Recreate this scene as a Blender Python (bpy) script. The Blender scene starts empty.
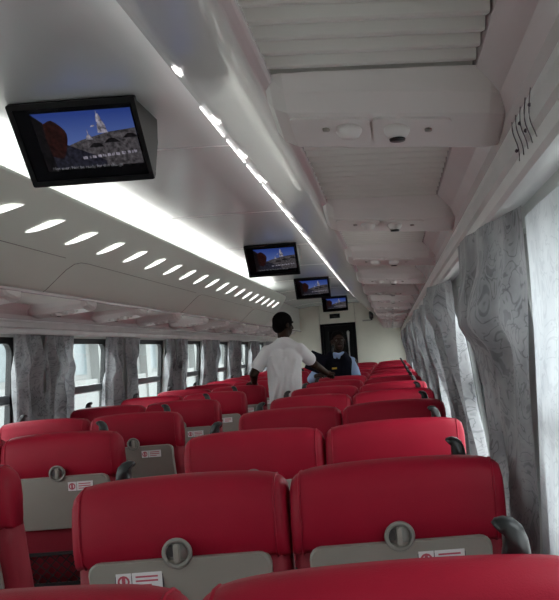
import bpy, bmesh, math, random
from mathutils import Vector, Matrix

# ------------------------------------------------------------------ camera, world, exposure
sc = bpy.context.scene
COL = sc.collection
PI = math.pi
CAMX, CAMZ, FPX = 1.04, 1.45, 750.0
cam_d = bpy.data.cameras.new('camera')
cam = bpy.data.objects.new('camera', cam_d)
COL.objects.link(cam)
cam_d.sensor_fit = 'HORIZONTAL'
cam_d.sensor_width = 36.0
cam_d.lens = FPX / 559.0 * 36.0
cam_d.shift_x = -(392 - 279.5) / 559.0
cam_d.shift_y = (345 - 300) / 559.0
cam_d.clip_start = 0.02
cam.matrix_world = (Matrix.Translation((CAMX, 0, CAMZ)) @ Matrix.Rotation(PI / 2, 4, 'X')
                    @ Matrix.Rotation(-0.075, 4, 'Z'))
sc.camera = cam

world = bpy.data.worlds.new('overcast_sky')
sc.world = world
world.use_nodes = True
wn = world.node_tree
wn.nodes['Background'].inputs[0].default_value = (0.93, 0.97, 1.0, 1)
wn.nodes['Background'].inputs[1].default_value = 5.5

COVE_STRENGTH = 7.0
SLOT_STRENGTH = 2.5

sc.view_settings.view_transform = 'Standard'
sc.view_settings.look = 'None'
sc.view_settings.gamma = 1.0
sc.view_settings.use_curve_mapping = False
sc.view_settings.exposure = 0.0
sc.cycles.use_denoising = True
sc.cycles.max_bounces = 10
sc.cycles.transparent_max_bounces = 12

# ------------------------------------------------------------------ materials
def nt(name):
    m = bpy.data.materials.new(name)
    m.use_nodes = True
    n = m.node_tree
    return m, n, n.nodes['Principled BSDF']

def link(n, a, b): n.links.new(a, b)

def mat(name, col, rough=0.5, metal=0.0, var=0.08, vscale=6.0, bump=0.0, bscale=200.0, coat=0.0, sheen=0.0, spec=0.5):
    """plain surface with slight procedural unevenness"""
    m, n, p = nt(name)
    tc = n.nodes.new('ShaderNodeTexCoord')
    no = n.nodes.new('ShaderNodeTexNoise')
    no.inputs['Scale'].default_value = vscale
    no.inputs['Detail'].default_value = 4
    link(n, tc.outputs['Object'], no.inputs['Vector'])
    cr = n.nodes.new('ShaderNodeValToRGB')
    cr.color_ramp.elements[0].position = 0.3
    cr.color_ramp.elements[1].position = 0.7
    cr.color_ramp.elements[0].color = tuple(c * (1 - var) for c in col) + (1,)
    cr.color_ramp.elements[1].color = tuple(min(1, c * (1 + var)) for c in col) + (1,)
    link(n, no.outputs['Fac'], cr.inputs['Fac'])
    link(n, cr.outputs['Color'], p.inputs['Base Color'])
    p.inputs['Roughness'].default_value = rough
    p.inputs['Metallic'].default_value = metal
    p.inputs['Specular IOR Level'].default_value = spec
    p.inputs['Coat Weight'].default_value = coat
    p.inputs['Sheen Weight'].default_value = sheen
    if bump:
        b = n.nodes.new('ShaderNodeBump')
        b.inputs['Strength'].default_value = bump
        b.inputs['Distance'].default_value = 0.002
        n2 = n.nodes.new('ShaderNodeTexNoise')
        n2.inputs['Scale'].default_value = bscale
        link(n, tc.outputs['Object'], n2.inputs['Vector'])
        link(n, n2.outputs['Fac'], b.inputs['Height'])
        link(n, b.outputs['Normal'], p.inputs['Normal'])
    return m

def emit(name, col, s):
    m, n, p = nt(name)
    p.inputs['Base Color'].default_value = (*[c * .6 for c in col], 1)
    p.inputs['Emission Color'].default_value = (*col, 1)
    p.inputs['Emission Strength'].default_value = s
    return m

def curtain_mat(name, light, dark, trans):
    m, n, p = nt(name)
    out = n.nodes['Material Output']
    tc = n.nodes.new('ShaderNodeTexCoord')
    mp = n.nodes.new('ShaderNodeMapping')
    mp.inputs['Scale'].default_value = (1, 1, 1)
    link(n, tc.outputs['UV'], mp.inputs['Vector'])
    # scrolling floral lines: iso-lines of a distorted noise + blotches
    no = n.nodes.new('ShaderNodeTexNoise')
    no.inputs['Scale'].default_value = 10.0
    no.inputs['Detail'].default_value = 2.5
    no.inputs['Distortion'].default_value = 1.6
    link(n, mp.outputs['Vector'], no.inputs['Vector'])
    r1 = n.nodes.new('ShaderNodeValToRGB')
    e = r1.color_ramp.elements
    e[0].position = .46; e[0].color = (0, 0, 0, 1)
    e[1].position = .485; e[1].color = (1, 1, 1, 1)
    x = r1.color_ramp.elements.new(.51); x.color = (0, 0, 0, 1)
    x = r1.color_ramp.elements.new(.60); x.color = (0, 0, 0, 1)
    x = r1.color_ramp.elements.new(.63); x.color = (.7, .7, .7, 1)
    link(n, no.outputs['Fac'], r1.inputs['Fac'])
    v = n.nodes.new('ShaderNodeTexNoise')
    v.inputs['Scale'].default_value = 5.0
    v.inputs['Detail'].default_value = 6.0
    link(n, mp.outputs['Vector'], v.inputs['Vector'])
    mx = n.nodes.new('ShaderNodeMix'); mx.data_type = 'RGBA'
    mx.inputs['A'].default_value = (*light, 1)
    mx.inputs['B'].default_value = (*dark, 1)
    vr = n.nodes.new('ShaderNodeMapRange'); vr.inputs[1].default_value = .45; vr.inputs[2].default_value = .65; vr.inputs[4].default_value = .55
    link(n, v.outputs['Fac'], vr.inputs[0])
    mul = n.nodes.new('ShaderNodeMath'); mul.operation = 'MULTIPLY'
    link(n, r1.outputs['Color'], mul.inputs[0]); mul.inputs[1].default_value = .45
    ad = n.nodes.new('ShaderNodeMath'); ad.operation = 'ADD'; ad.use_clamp = True
    link(n, mul.outputs[0], ad.inputs[0]); link(n, vr.outputs[0], ad.inputs[1])
    link(n, ad.outputs[0], mx.inputs['Factor'])
    link(n, mx.outputs['Result'], p.inputs['Base Color'])
    p.inputs['Roughness'].default_value = .75
    p.inputs['Sheen Weight'].default_value = .2
    tr = n.nodes.new('ShaderNodeBsdfTranslucent')
    link(n, mx.outputs['Result'], tr.inputs['Color'])
    ms = n.nodes.new('ShaderNodeMixShader')
    ms.inputs[0].default_value = trans
    link(n, p.outputs[0], ms.inputs[1]); link(n, tr.outputs[0], ms.inputs[2])
    link(n, ms.outputs[0], out.inputs['Surface'])
    return m

def glass_mat(name, tint):
    m, n, p = nt(name)
    out = n.nodes['Material Output']
    t = n.nodes.new('ShaderNodeBsdfTransparent'); t.inputs[0].default_value = (*tint, 1)
    g = n.nodes.new('ShaderNodeBsdfGlossy'); g.inputs['Roughness'].default_value = .02
    lw = n.nodes.new('ShaderNodeLayerWeight'); lw.inputs['Blend'].default_value = .5
    pw = n.nodes.new('ShaderNodeMath'); pw.operation = 'POWER'; pw.inputs[1].default_value = 4.0
    link(n, lw.outputs['Facing'], pw.inputs[0])
    f = n.nodes.new('ShaderNodeMapRange'); f.inputs[3].default_value = .03; f.inputs[4].default_value = .16
    link(n, pw.outputs[0], f.inputs[0])
    ms = n.nodes.new('ShaderNodeMixShader')
    link(n, f.outputs[0], ms.inputs[0]); link(n, t.outputs[0], ms.inputs[1]); link(n, g.outputs[0], ms.inputs[2])
    link(n, ms.outputs[0], out.inputs['Surface'])
    return m

M = {}
M['red'] = mat('red_leatherette', (.33, .007, .026), .50, var=.10, vscale=3, bump=.25, bscale=420, spec=.22)
M['red_cloth'] = mat('red_seat_cloth', (.26, .006, .021), .65, var=.1, vscale=3, bump=.3, bscale=300)
M['tray'] = mat('taupe_plastic', (.30, .275, .245), .45, var=.04)
M['latch'] = mat('latch_grey_plastic', (.25, .235, .215), .35, var=.05)
M['dgrey'] = mat('dark_grey_plastic', (.06, .06, .062), .4, var=.1)
M['black'] = mat('black_rubber_plastic', (.010, .010, .011), .35, var=.1)
M['net'] = mat('black_elastic_net', (.02, .012, .014), .8)
M['white_sticker'] = mat('white_sticker', (.75, .73, .74), .4, var=.02)
M['ink'] = mat('dark_ink', (.05, .03, .05), .5)
M['ink_red'] = mat('red_ink', (.5, .08, .12), .5)
M['steel'] = mat('seat_frame_steel', (.35, .35, .36), .35, metal=.8)
M['ceil'] = mat('ceiling_satin_aluminium', (.71, .75, .76), .25, metal=.3, var=.03, vscale=1.2, bump=.06, bscale=6)
M['seam'] = mat('ceiling_seam_strip', (.70, .70, .71), .3, metal=.2)
M['fascia'] = mat('fascia_pale_plastic', (.68, .64, .635), .22, var=.02, vscale=2, coat=.2)
M['fascia_l'] = mat('rack_pale_greenish_plastic', (.75, .79, .72), .35, var=.02, vscale=2)
M['grille'] = mat('grille_light_plastic', (.70, .665, .63), .4, var=.02)
M['panel'] = mat('reading_panel_plastic', (.72, .665, .65), .35, var=.02)
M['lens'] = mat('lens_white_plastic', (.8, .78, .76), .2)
M['cornice'] = mat('cornice_pinkish_plastic', (.64, .56, .565), .26, var=.03, coat=.2)
M['rail'] = mat('rail_satin_grey', (.70, .68, .68), .28, metal=.1)
M['wall'] = mat('wall_cream_laminate', (.80, .765, .66), .45, var=.02)
M['wallside'] = mat('wall_side_grey_laminate', (.55, .55, .53), .5, var=.03)
M['gasket'] = mat('window_black_gasket', (.012, .012, .013), .5)
M['winbar'] = mat('window_grey_bar', (.10, .105, .11), .4)
M['glass'] = glass_mat('window_glass', (.93, .96, .95))
M['doorglass'] = glass_mat('door_dark_glass', (.10, .10, .11))
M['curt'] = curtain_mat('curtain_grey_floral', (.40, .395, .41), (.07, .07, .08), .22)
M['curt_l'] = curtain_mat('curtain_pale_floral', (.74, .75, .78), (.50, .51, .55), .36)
M['floor'] = mat('floor_grey_vinyl', (.16, .15, .15), .45, var=.15, vscale=20)
M['cove'] = emit('cove_lamp_tube', (1.0, .985, .95), COVE_STRENGTH)
M['slot'] = emit('slot_lamp_lens', (1.0, .99, .97), SLOT_STRENGTH)
M['skin_d'] = mat('dark_brown_skin', (.032, .016, .010), .55, var=.1, vscale=12, spec=.15)
M['hair'] = mat('black_short_hair', (.005, .004, .004), .9, bump=.8, bscale=150, spec=.05)
M['tee'] = mat('white_cotton', (.72, .70, .71), .85, var=.05, bump=.3, bscale=60)
M['jeans'] = mat('dark_denim', (.03, .035, .06), .85)
M['bluecloth'] = mat('light_blue_cotton', (.40, .53, .80), .8, var=.05)
M['vest'] = mat('navy_black_cloth', (.007, .007, .013), .9, spec=.1)
M['gold'] = mat('yellow_badge', (.75, .52, .08), .4)
M['eye'] = mat('eye_white', (.16, .14, .12), .4, spec=.1)
M['lip'] = mat('lip_brown', (.07, .025, .02), .5)
M['shoe'] = mat('black_shoe_leather', (.01, .01, .01), .3)
M['tvcase'] = mat('tv_black_case', (.006, .006, .007), .5, var=.1, spec=.2)
M['tvside'] = mat('tv_housing_dark_grey', (.03, .03, .033), .5, spec=.25)
M['concrete'] = mat('platform_concrete', (.45, .45, .44), .8, var=.1, vscale=1)
M['bldg'] = mat('station_pale_render', (.24, .245, .24), .8, var=.04, vscale=.5)
M['bldgwin'] = mat('station_blue_glass', (.12, .15, .16), .3)
M['dark'] = mat('vestibule_dark_laminate', (.008, .008, .009), .5, spec=.2)

# ------------------------------------------------------------------ helpers
def mesh_data(name, verts, faces, m=None, smooth=False):
    me = bpy.data.meshes.new(name)
    me.from_pydata([tuple(v) for v in verts], [], faces)
    me.update()
    if m: me.materials.append(M[m] if isinstance(m, str) else m)
    if smooth:
        for p in me.polygons: p.use_smooth = True
    return me

def obj(name, me, parent=None, loc=(0, 0, 0), rot=(0, 0, 0)):
    o = bpy.data.objects.new(name, me)
    COL.objects.link(o)
    o.location = loc; o.rotation_euler = rot
    if parent: o.parent = parent
    return o

def from_bm(name, bm, m, smooth=False):
    bmesh.ops.recalc_face_normals(bm, faces=bm.faces[:])
    me = bpy.data.meshes.new(name)
    bm.to_mesh(me); bm.free()
    me.materials.append(M[m] if isinstance(m, str) else m)
    if smooth:
        for p in me.polygons: p.use_smooth = True
    return me

def tag(o, label=None, cat=None, group=None, kind=None):
    if label: o['label'] = label
    if cat: o['category'] = cat
    if group: o['group'] = group
    if kind: o['kind'] = kind
    return o

def empty(name, loc=(0, 0, 0), rz=0):
    o = bpy.data.objects.new(name, None)
    COL.objects.link(o)
    o.empty_display_size = .1
    o.location = loc; o.rotation_euler = (0, 0, rz)
    return o

def add_box(bm, lo, hi, mtx=None):
    vs = [bm.verts.new((x, y, z)) for x in (lo[0], hi[0]) for y in (lo[1], hi[1]) for z in (lo[2], hi[2])]
    for f in ((0, 1, 3, 2), (4, 6, 7, 5), (0, 4, 5, 1), (2, 3, 7, 6), (0, 2, 6, 4), (1, 5, 7, 3)):
        bm.faces.new([vs[i] for i in f])
    if mtx:
        for v in vs: v.co = mtx @ v.co
    return vs

def box_me(name, lo, hi, m, bev=0.0, seg=2, smooth=None):
    bm = bmesh.new()
    add_box(bm, lo, hi)
    if bev:
        bmesh.ops.bevel(bm, geom=bm.edges[:], offset=bev, segments=seg, affect='EDGES', profile=.5)
    return from_bm(name, bm, m, smooth if smooth is not None else False)

def loft(bm, sections, closed=True, caps=True):
    rings = [[bm.verts.new(p) for p in s] for s in sections]
    n = len(rings[0])
    for a, b in zip(rings[:-1], rings[1:]):
        for i in range(n if closed else n - 1):
            j = (i + 1) % n
            bm.faces.new((a[i], a[j], b[j], b[i]))
    if caps and closed:
        bm.faces.new(list(reversed(rings[0]))); bm.faces.new(rings[-1])
    return rings

def extrude_y(name, prof, ys, m, smooth=False, closed=True):
    bm = bmesh.new()
    loft(bm, [[(x, y, z) for x, z in prof] for y in ys], closed)
    return from_bm(name, bm, m, smooth)

def rrect(w, h, r, n=5):
    pts = []
    for cx, cy, a0 in ((w / 2 - r, h / 2 - r, 0), (-w / 2 + r, h / 2 - r, 90), (-w / 2 + r, -h / 2 + r, 180), (w / 2 - r, -h / 2 + r, 270)):
        for k in range(n + 1):
            a = math.radians(a0 + 90 * k / n)
            pts.append((cx + r * math.cos(a), cy + r * math.sin(a)))
    return pts

def tube(bm, path, rad, n=8):
    path = [Vector(p) for p in path]
    secs = []
    for i, p in enumerate(path):
        t = (path[min(i + 1, len(path) - 1)] - path[max(i - 1, 0)]).normalized()
        u = t.cross(Vector((0, 0, 1)))
        if u.length < .05: u = t.cross(Vector((1, 0, 0)))
        u.normalize(); w = t.cross(u)
        r = rad[i] if isinstance(rad, (list, tuple)) else rad
        secs.append([p + u * r * math.cos(2 * PI * k / n) + w * r * math.sin(2 * PI * k / n) for k in range(n)])
    loft(bm, secs)

def cyl(bm, c, axis, r, h, n=20, r2=None):
    axis = Vector(axis).normalized(); c = Vector(c)
    tube(bm, [c, c + axis * h], [r, r2 if r2 is not None else r], n)

ORD = ['first', 'second', 'third', 'fourth', 'fifth', 'sixth', 'seventh', 'eighth', 'ninth', 'tenth', 'eleventh', 'twelfth',
       'thirteenth', 'fourteenth', 'fifteenth', 'sixteenth', 'seventeenth', 'eighteenth', 'nineteenth', 'twentieth',
       'twenty-first', 'twenty-second', 'twenty-third', 'twenty-fourth', 'twenty-fifth', 'twenty-sixth']

Y0, Y1 = -2.6, 16.0          # carriage interior, along its length
YF = 11.5                    # where the curved fascias end

# ------------------------------------------------------------------ floor, ceiling, end walls
fl = obj('floor', box_me('floor', (-1.46, Y0, -.08), (1.46, Y1 + 1.6, 0), 'floor')); tag(fl, kind='structure')

ceil_prof = [(-.884, 2.36), (-.78, 2.365), (-.66, 2.385), (-.5, 2.402), (-.3, 2.41), (0, 2.412), (.3, 2.41), (.5, 2.402), (.66, 2.385), (.78, 2.365), (.884, 2.36)]
ceil_full = ceil_prof + [(x, z + .03) for x, z in reversed(ceil_prof)]
ceiling = empty('ceiling'); tag(ceiling, kind='structure')
pan_len = 1.65
ys = 3.4 - pan_len * 4
k = 0
pan_me = extrude_y('ceiling_panel', ceil_full, [.004, pan_len - .004], 'ceil', smooth=False)
seam_me = extrude_y('seam_strip', [(x, z - .0015) for x, z in ceil_prof] + [(x, z + .02) for x, z in reversed(ceil_prof)], [-.006, .006], 'seam')
y = ys
while y < Y1:
    obj('ceiling_panel', pan_me, ceiling, (0, y, 0))
    if y > Y0: obj('seam_strip', seam_me, ceiling, (0, y, 0))
    y += pan_len

# end wall (three laminate panels round the door)
wall_back = empty('wall_back', (0, Y1, 0)); tag(wall_back, kind='structure')
DX0, DX1, DZ = -.46, .29, 2.0
for nm, lo, hi in (('wall_panel', (-1.5, 0, 0), (DX0 - .005, .05, 2.6)), ('wall_panel', (DX1 + .005, 0, 0), (1.5, .05, 2.6)),
                   ('wall_panel', (DX0, 0, DZ), (DX1, .05, 2.6))):
    obj(nm, box_me(nm, lo, hi, 'wall', .004, 1), wall_back)
door = empty('door_1', ((DX0 + DX1) / 2, Y1, 0)); tag(door, kind='structure')
hw = (DX1 - DX0) / 2
bm = bmesh.new()
add_box(bm, (-hw, -.012, 0), (-hw + .05, .06, DZ)); add_box(bm, (hw - .05, -.012, 0), (hw, .06, DZ)); add_box(bm, (-hw + .05, -.012, DZ - .05), (hw - .05, .06, DZ))
obj('door_frame', from_bm('door_frame', bm, 'dark'), door)
bm = bmesh.new()
for a, b, c, d in ((-.30, .30, .05, .35), (-.30, .30, 1.82, 1.94), (-.30, -.20, .35, 1.82), (.17, .30, .35, 1.82)):
    add_box(bm, (a, .02, c), (b, .05, d))
lf = obj('door_leaf', from_bm('door_leaf', bm, 'dark'), door)
obj('door_pane', box_me('door_pane', (-.20, .03, .35), (.17, .04, 1.82), 'doorglass'), door)
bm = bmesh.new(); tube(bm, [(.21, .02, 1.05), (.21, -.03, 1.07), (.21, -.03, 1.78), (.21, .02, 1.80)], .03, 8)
obj('door_glow_strip', from_bm('door_glow_strip', bm, 'lens', True), door)  # pale strip added in place of the bright vestibule gap's glow
# vestibule behind the door
bm = bmesh.new()
add_box(bm, (-1.46, Y1 + 1.55, 0), (1.46, Y1 + 1.6, 2.6)); add_box(bm, (-1.46, Y1 + .05, 0), (-1.41, Y1 + 1.6, 2.6)); add_box(bm, (1.41, Y1 + .05, 0), (1.46, Y1 + 1.6, 2.6)); add_box(bm, (-1.46, Y1 + .05, 2.45), (1.46, Y1 + 1.6, 2.6))
tag(obj('wall_vestibule', from_bm('wall_vestibule', bm, 'dark')), kind='structure')
tag(obj('wall_front', box_me('wall_front', (-1.5, Y0 - .05, 0), (1.5, Y0, 2.6), 'wall')), kind='structure')

# ------------------------------------------------------------------ side walls and windows
def xw(z):
    if z <= .85: return 1.43
    return 1.43 - (z - .85) * .105
WP, WW = 1.55, 1.05
WINS = [(.66 + WP * i, .66 + WP * i + WW) for i in range(-2, 10)]
WZ0, WZ1 = .85, 1.68
def side_wall(s):
    bm = bmesh.new()
    def slab(ya, yb, za, zb):
        loft(bm, [[(s * xw(za), y, za), (s * xw(zb), y, zb), (s * (xw(zb) + .07), y, zb), (s * (xw(za) + .07), y, za)] for y in (ya, yb)])
    slab(Y0, Y1 + 1.6, 0, WZ0); slab(Y0, Y1 + 1.6, WZ1, 2.45)
    ed = [Y0] + [v for w in WINS for v in w] + [Y1 + 1.6]
    for a, b in zip(ed[0::2], ed[1::2]):
        if b - a > .01: slab(a, b, WZ0, WZ1)
    return from_bm('wall', bm, 'wallside')
for s, nm in ((-1, 'wall_left'), (1, 'wall_right')):
    tag(obj(nm, side_wall(s)), kind='structure')
# outer roof, keeps daylight out of the racks
bm = bmesh.new(); add_box(bm, (-1.5, Y0, 2.45), (1.5, Y1 + 1.6, 2.5))
tag(obj('roof', from_bm('roof', bm, 'wallside')), kind='structure')

hz = WZ1 - WZ0
tilt = math.atan(.105)
Lw = hz / math.cos(tilt)
def ring_me(name, w, h, r, t, d, m):
    """rounded ring in the local (x right, y up) plane, depth along z"""
    o, i = rrect(w, h, .006), rrect(w - 2 * t, h - 2 * t, r)
    bm = bmesh.new()
    loops = []
    for pts, z in ((o, 0), (o, d), (i, d), (i, 0)):
        loops.append([bm.verts.new((x, y, z)) for x, y in pts])
    loops.append(loops[0])
    n = len(o)
    for a, b in zip(loops[:-1], loops[1:]):
        for k in range(n):
            bm.faces.new((a[k], a[(k + 1) % n], b[(k + 1) % n], b[k]))
    return from_bm(name, bm, m)
fr_me = ring_me('window_frame', WW + .02, Lw + .02, .075, .052, .035, 'gasket')
bar_z = .02
bar_me = box_me('window_bar', (-WW / 2 + .045, bar_z - .028, .0), (WW / 2 - .045, bar_z + .028, .03), 'winbar', .006)
lip_me = box_me('window_bar_lip', (-WW / 2 + .045, bar_z - .034, .004), (WW / 2 - .045, bar_z - .028, .036), 'rail')
gl_u = box_me('pane', (-WW / 2 + .03, bar_z + .028, .010), (WW / 2 - .03, Lw / 2 - .03, .014), 'glass')
gl_l = box_me('pane', (-WW / 2 + .03, -Lw / 2 + .03, .010), (WW / 2 - .03, bar_z - .028, .014), 'glass')
wi = 0
for s in (-1, 1):
    for a, b in WINS:
        wi += 1
        zc = (WZ0 + WZ1) / 2
        w = empty('window_%d' % wi)
        # local x -> world y, local y -> up the tilted wall, local z -> into the carriage
        up = Vector((-s * math.sin(tilt), 0, math.cos(tilt)))
        ax = Vector((0, s, 0)) * 1.0
        inn = ax.cross(up)
        mt = Matrix((ax, up, inn)).transposed().to_4x4()
        mt.translation = Vector((s * (xw(zc) + .022), (a + b) / 2, zc))
        w.matrix_world = mt
        tag(w, kind='structure')
        obj('window_frame', fr_me, w); 
        bb = obj('window_bar', bar_me, w); obj('bar_lip', lip_me, bb)
        obj('pane', gl_u, w); obj('pane', gl_l, w)

# ------------------------------------------------------------------ luggage racks with fascia, grille, slots
FAS = [(.87, 1.885), (.845, 1.90), (.78, 1.955), (.70, 2.035), (.63, 2.10), (.58, 2.15), (.545, 2.195), (.505, 2.245), (.475, 2.275), (.470, 2.285), (.478, 2.292)]
def fascia_sections(s):
    secs = []
    inner = [(x + .012, z + .006) for x, z in reversed(FAS)]
    base = FAS + inner
    for y in [Y0 + .02, 0, 3, 6, 9, YF - .45]:
        secs.append([(s * x, y, z) for x, z in base])
    for q in range(1, 9):
        a = q / 8 * PI / 2
        f = math.cos(a) * .93 + .07
        secs.append([(s * (.885 - (.885 - x) * f), YF - .45 + .45 * math.sin(a), 1.885 + (z - 1.885) * f) for x, z in base])
    return secs
SLAT_P = .053
slat_prof = [(0, 0), (.010, -.013), (.016, -.014), (.046, -.004), (.053, 0), (.053, .008), (0, .008)]   # (y, z)
def slat_bm(bm, s, y):
    loft(bm, [[(s * x, y + a, 1.893 - (x - .87) * .03 + b) for a, b in slat_prof] for x in (.872, 1.198)])

def slot_me(s):
    """crescent lamp lens lying on the fascia's slot zone; local y along the carriage"""
    def on(t):           # t 0..1 up the slot zone
        pts = FAS[5:9] if s > 0 else FAS[4:8]
        k = t * (len(pts) - 1); i = min(int(k), len(pts) - 2); f = k - i
        x = pts[i][0] * (1 - f) + pts[i + 1][0] * f; z = pts[i][1] * (1 - f) + pts[i + 1][1] * f
        return x, z
    n = 14
    a_, b_ = [], []
    for k in range(n + 1):
        q = k / n
        y = -.13 + .26 * q
        mid = .02 + .66 * q ** 1.25
        w = .17 * math.sin(PI * q) ** 1.2
        lo, hi = max(0, mid - w * .25), min(.9, mid + w)
        for lst, t in ((a_, lo), (b_, hi)):
            x, z = on(t)
            lst.append((s * (x - .004), y, z - .003))
    v = a_ + b_
    fc = [(k, k + 1, n + 1 + k + 1, n + 1 + k) for k in range(n)]
    me = mesh_data('slot_lamp', v, fc, 'slot', True)
    return me

for s, side in ((-1, 'far side of the aisle'), (1, 'nearer the camera')):
    rack = empty('luggage_rack', (0, 0, 0))
    tag(rack, 'pale moulded overhead luggage rack with row of lit slots, %s' % ('across the aisle' if s < 0 else 'above the nearer seats'), 'luggage rack', 'luggage racks along both sides')
    bm = bmesh.new(); loft(bm, fascia_sections(s))
    obj('fascia', from_bm('fascia', bm, 'fascia_l' if s < 0 else 'fascia', True), rack)
    # body above the grille and behind the fascia
    bm = bmesh.new()
    add_box(bm, (min(s * .872, s * 1.24), Y0 + .02, 1.905), (max(s * .872, s * 1.24), Y1 - .005, 1.92))
    add_box(bm, (min(s * .885, s * .90), Y0 + .02, 1.905), (max(s * .885, s * .90), Y1 - .005, 2.358))
    obj('rack_body', from_bm('rack_body', bm, 'grille'), rack)
    # lower edge strip
    obj('edge_strip', box_me('edge_strip', (min(s * .862, s * .884), Y0 + .02, 1.872), (max(s * .862, s * .884), Y1 - .005, 1.889), 'cornice', .005), rack)
    # slats
    n0 = int((Y0 + .1) / SLAT_P); n1 = int((Y1 - .1) / SLAT_P)
    bms = bmesh.new()
    sm = bmesh.new(); slat_bm(sm, s, 0); sme = from_bm('slat', sm, 'grille')
    for k in range(n0, n1):
        yy = k * SLAT_P
        if s > 0 and .6 < yy < 3.4: obj('slat', sme, rack, (0, yy, 0))
        else: slat_bm(bms, s, yy)
    o = obj('slat_field', from_bm('slat_field', bms, 'grille'), rack); tag(o, kind='stuff')
    # slot lamps
    sl = slot_me(s)
    y = 3.20 - .42 * 7
    while y < YF - .5:
        if s < 0 or y > 1.9: obj('slot_lamp', sl, rack, (0, y, 0))
        y += .42
    # slim emissive strip in segments along the lip
    stp = box_me('lip_strip', (min(s * .462, s * .472), -.17, 2.279), (max(s * .462, s * .472), .17, 2.291), 'slot', .003, 1)
    y = 2.66
    while s > 0 and y < YF - .7:
        obj('lip_strip', stp, rack, (0, y, 0)); y += .40
    # fascia joint lines
    def surf(t):
        k = t * 5; i = min(int(k), 4); f = k - i
        return FAS[i][0] * (1 - f) + FAS[i + 1][0] * f - .0005, FAS[i][1] * (1 - f) + FAS[i + 1][1] * f - .0005
    for yj in ((1.45, 4.15, 6.85, 9.55) if s < 0 else ()):
        bm = bmesh.new()
        path = [(yj, .02), (yj, .2), (yj, .42), (yj + .015, .52), (yj + .05, .60), (yj + .11, .64), (yj + .2, .65)] + [(yj + .2 + .3 * q, .65) for q in range(1, 9)]
        tube(bm, [(s * surf(t)[0], y_, surf(t)[1]) for y_, t in path], .0022, 5)
        obj('joint', from_bm('joint', bm, 'latch'), rack)

for s in (-1, 1):
    # cove lamp: long strip lying behind the fascia lip, shining up onto the ceiling
    bm = bmesh.new()
    add_box(bm, (min(s * .575, s * .635), Y0 + .1, 2.225), (max(s * .575, s * .635), YF - .6, 2.245))
    o = obj('cove_lamp', from_bm('cove_lamp', bm, 'cove'))
    tag(o, 'long white lamp hidden behind the fascia lip %s' % ('across the aisle' if s < 0 else 'above the nearer seats'), 'lamp', 'cove lamps under the ceiling')

# cornice between grille and curtain rail, rail below
for k, s in enumerate((-1, 1)):
    pr = [(1.198, 1.893), (1.203, 1.87), (1.240, 1.835), (1.256, 1.81), (1.258, 1.785), (1.30, 1.785), (1.36, 1.86), (1.24, 1.915)]
    o = obj('trim_%d' % (k + 1), extrude_y('cornice', [(s * x, z) for x, z in pr], [Y0 + .02, Y1 - .01], 'cornice')); tag(o, kind='structure')
    pr = [(1.256, 1.783), (1.259, 1.770), (1.252, 1.764), (1.252, 1.735), (1.259, 1.727), (1.254, 1.720), (1.256, 1.700), (1.262, 1.692), (1.280, 1.692), (1.280, 1.722), (1.345, 1.722), (1.345, 1.783)]
    o = obj('curtain_rail', extrude_y('curtain_rail', [(s * x, z) for x, z in pr], [Y0 + .02, Y1 - .01], 'rail'))
    tag(o, 'ridged satin grey curtain rail above the windows %s' % ('across the aisle' if s < 0 else 'beside the nearer seats'), 'curtain rail', 'curtain rails')

# seat-number sticker with curved lines on the rail
stk = empty('rail_sticker', (1.252, 1.08, 1.75)); tag(stk, 'small clear sticker with dark curved lines and dots on cornice', 'sticker')
bm = bmesh.new()
for i in range(5):
    pts = []
    for q in range(9):
        t = q / 8
        pts.append(Vector((-.0012, -.075 + i * .034 + .022 * math.sin(t * 4 + .3 * i), .030 - .070 * t)))
    tube(bm, pts, .0008, 5)
obj('line_mark', from_bm('line_mark', bm, 'ink'), stk)
for (dy, dz) in ((-.06, .012), (-.02, -.012), (.02, .01), (.06, -.02)):
    bm = bmesh.new(); bmesh.ops.create_icosphere(bm, subdivisions=1, radius=.0032, matrix=Matrix.Translation((-.001, dy, dz)))
    obj('dot_mark', from_bm('dot_mark', bm, 'ink'), stk)

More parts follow.
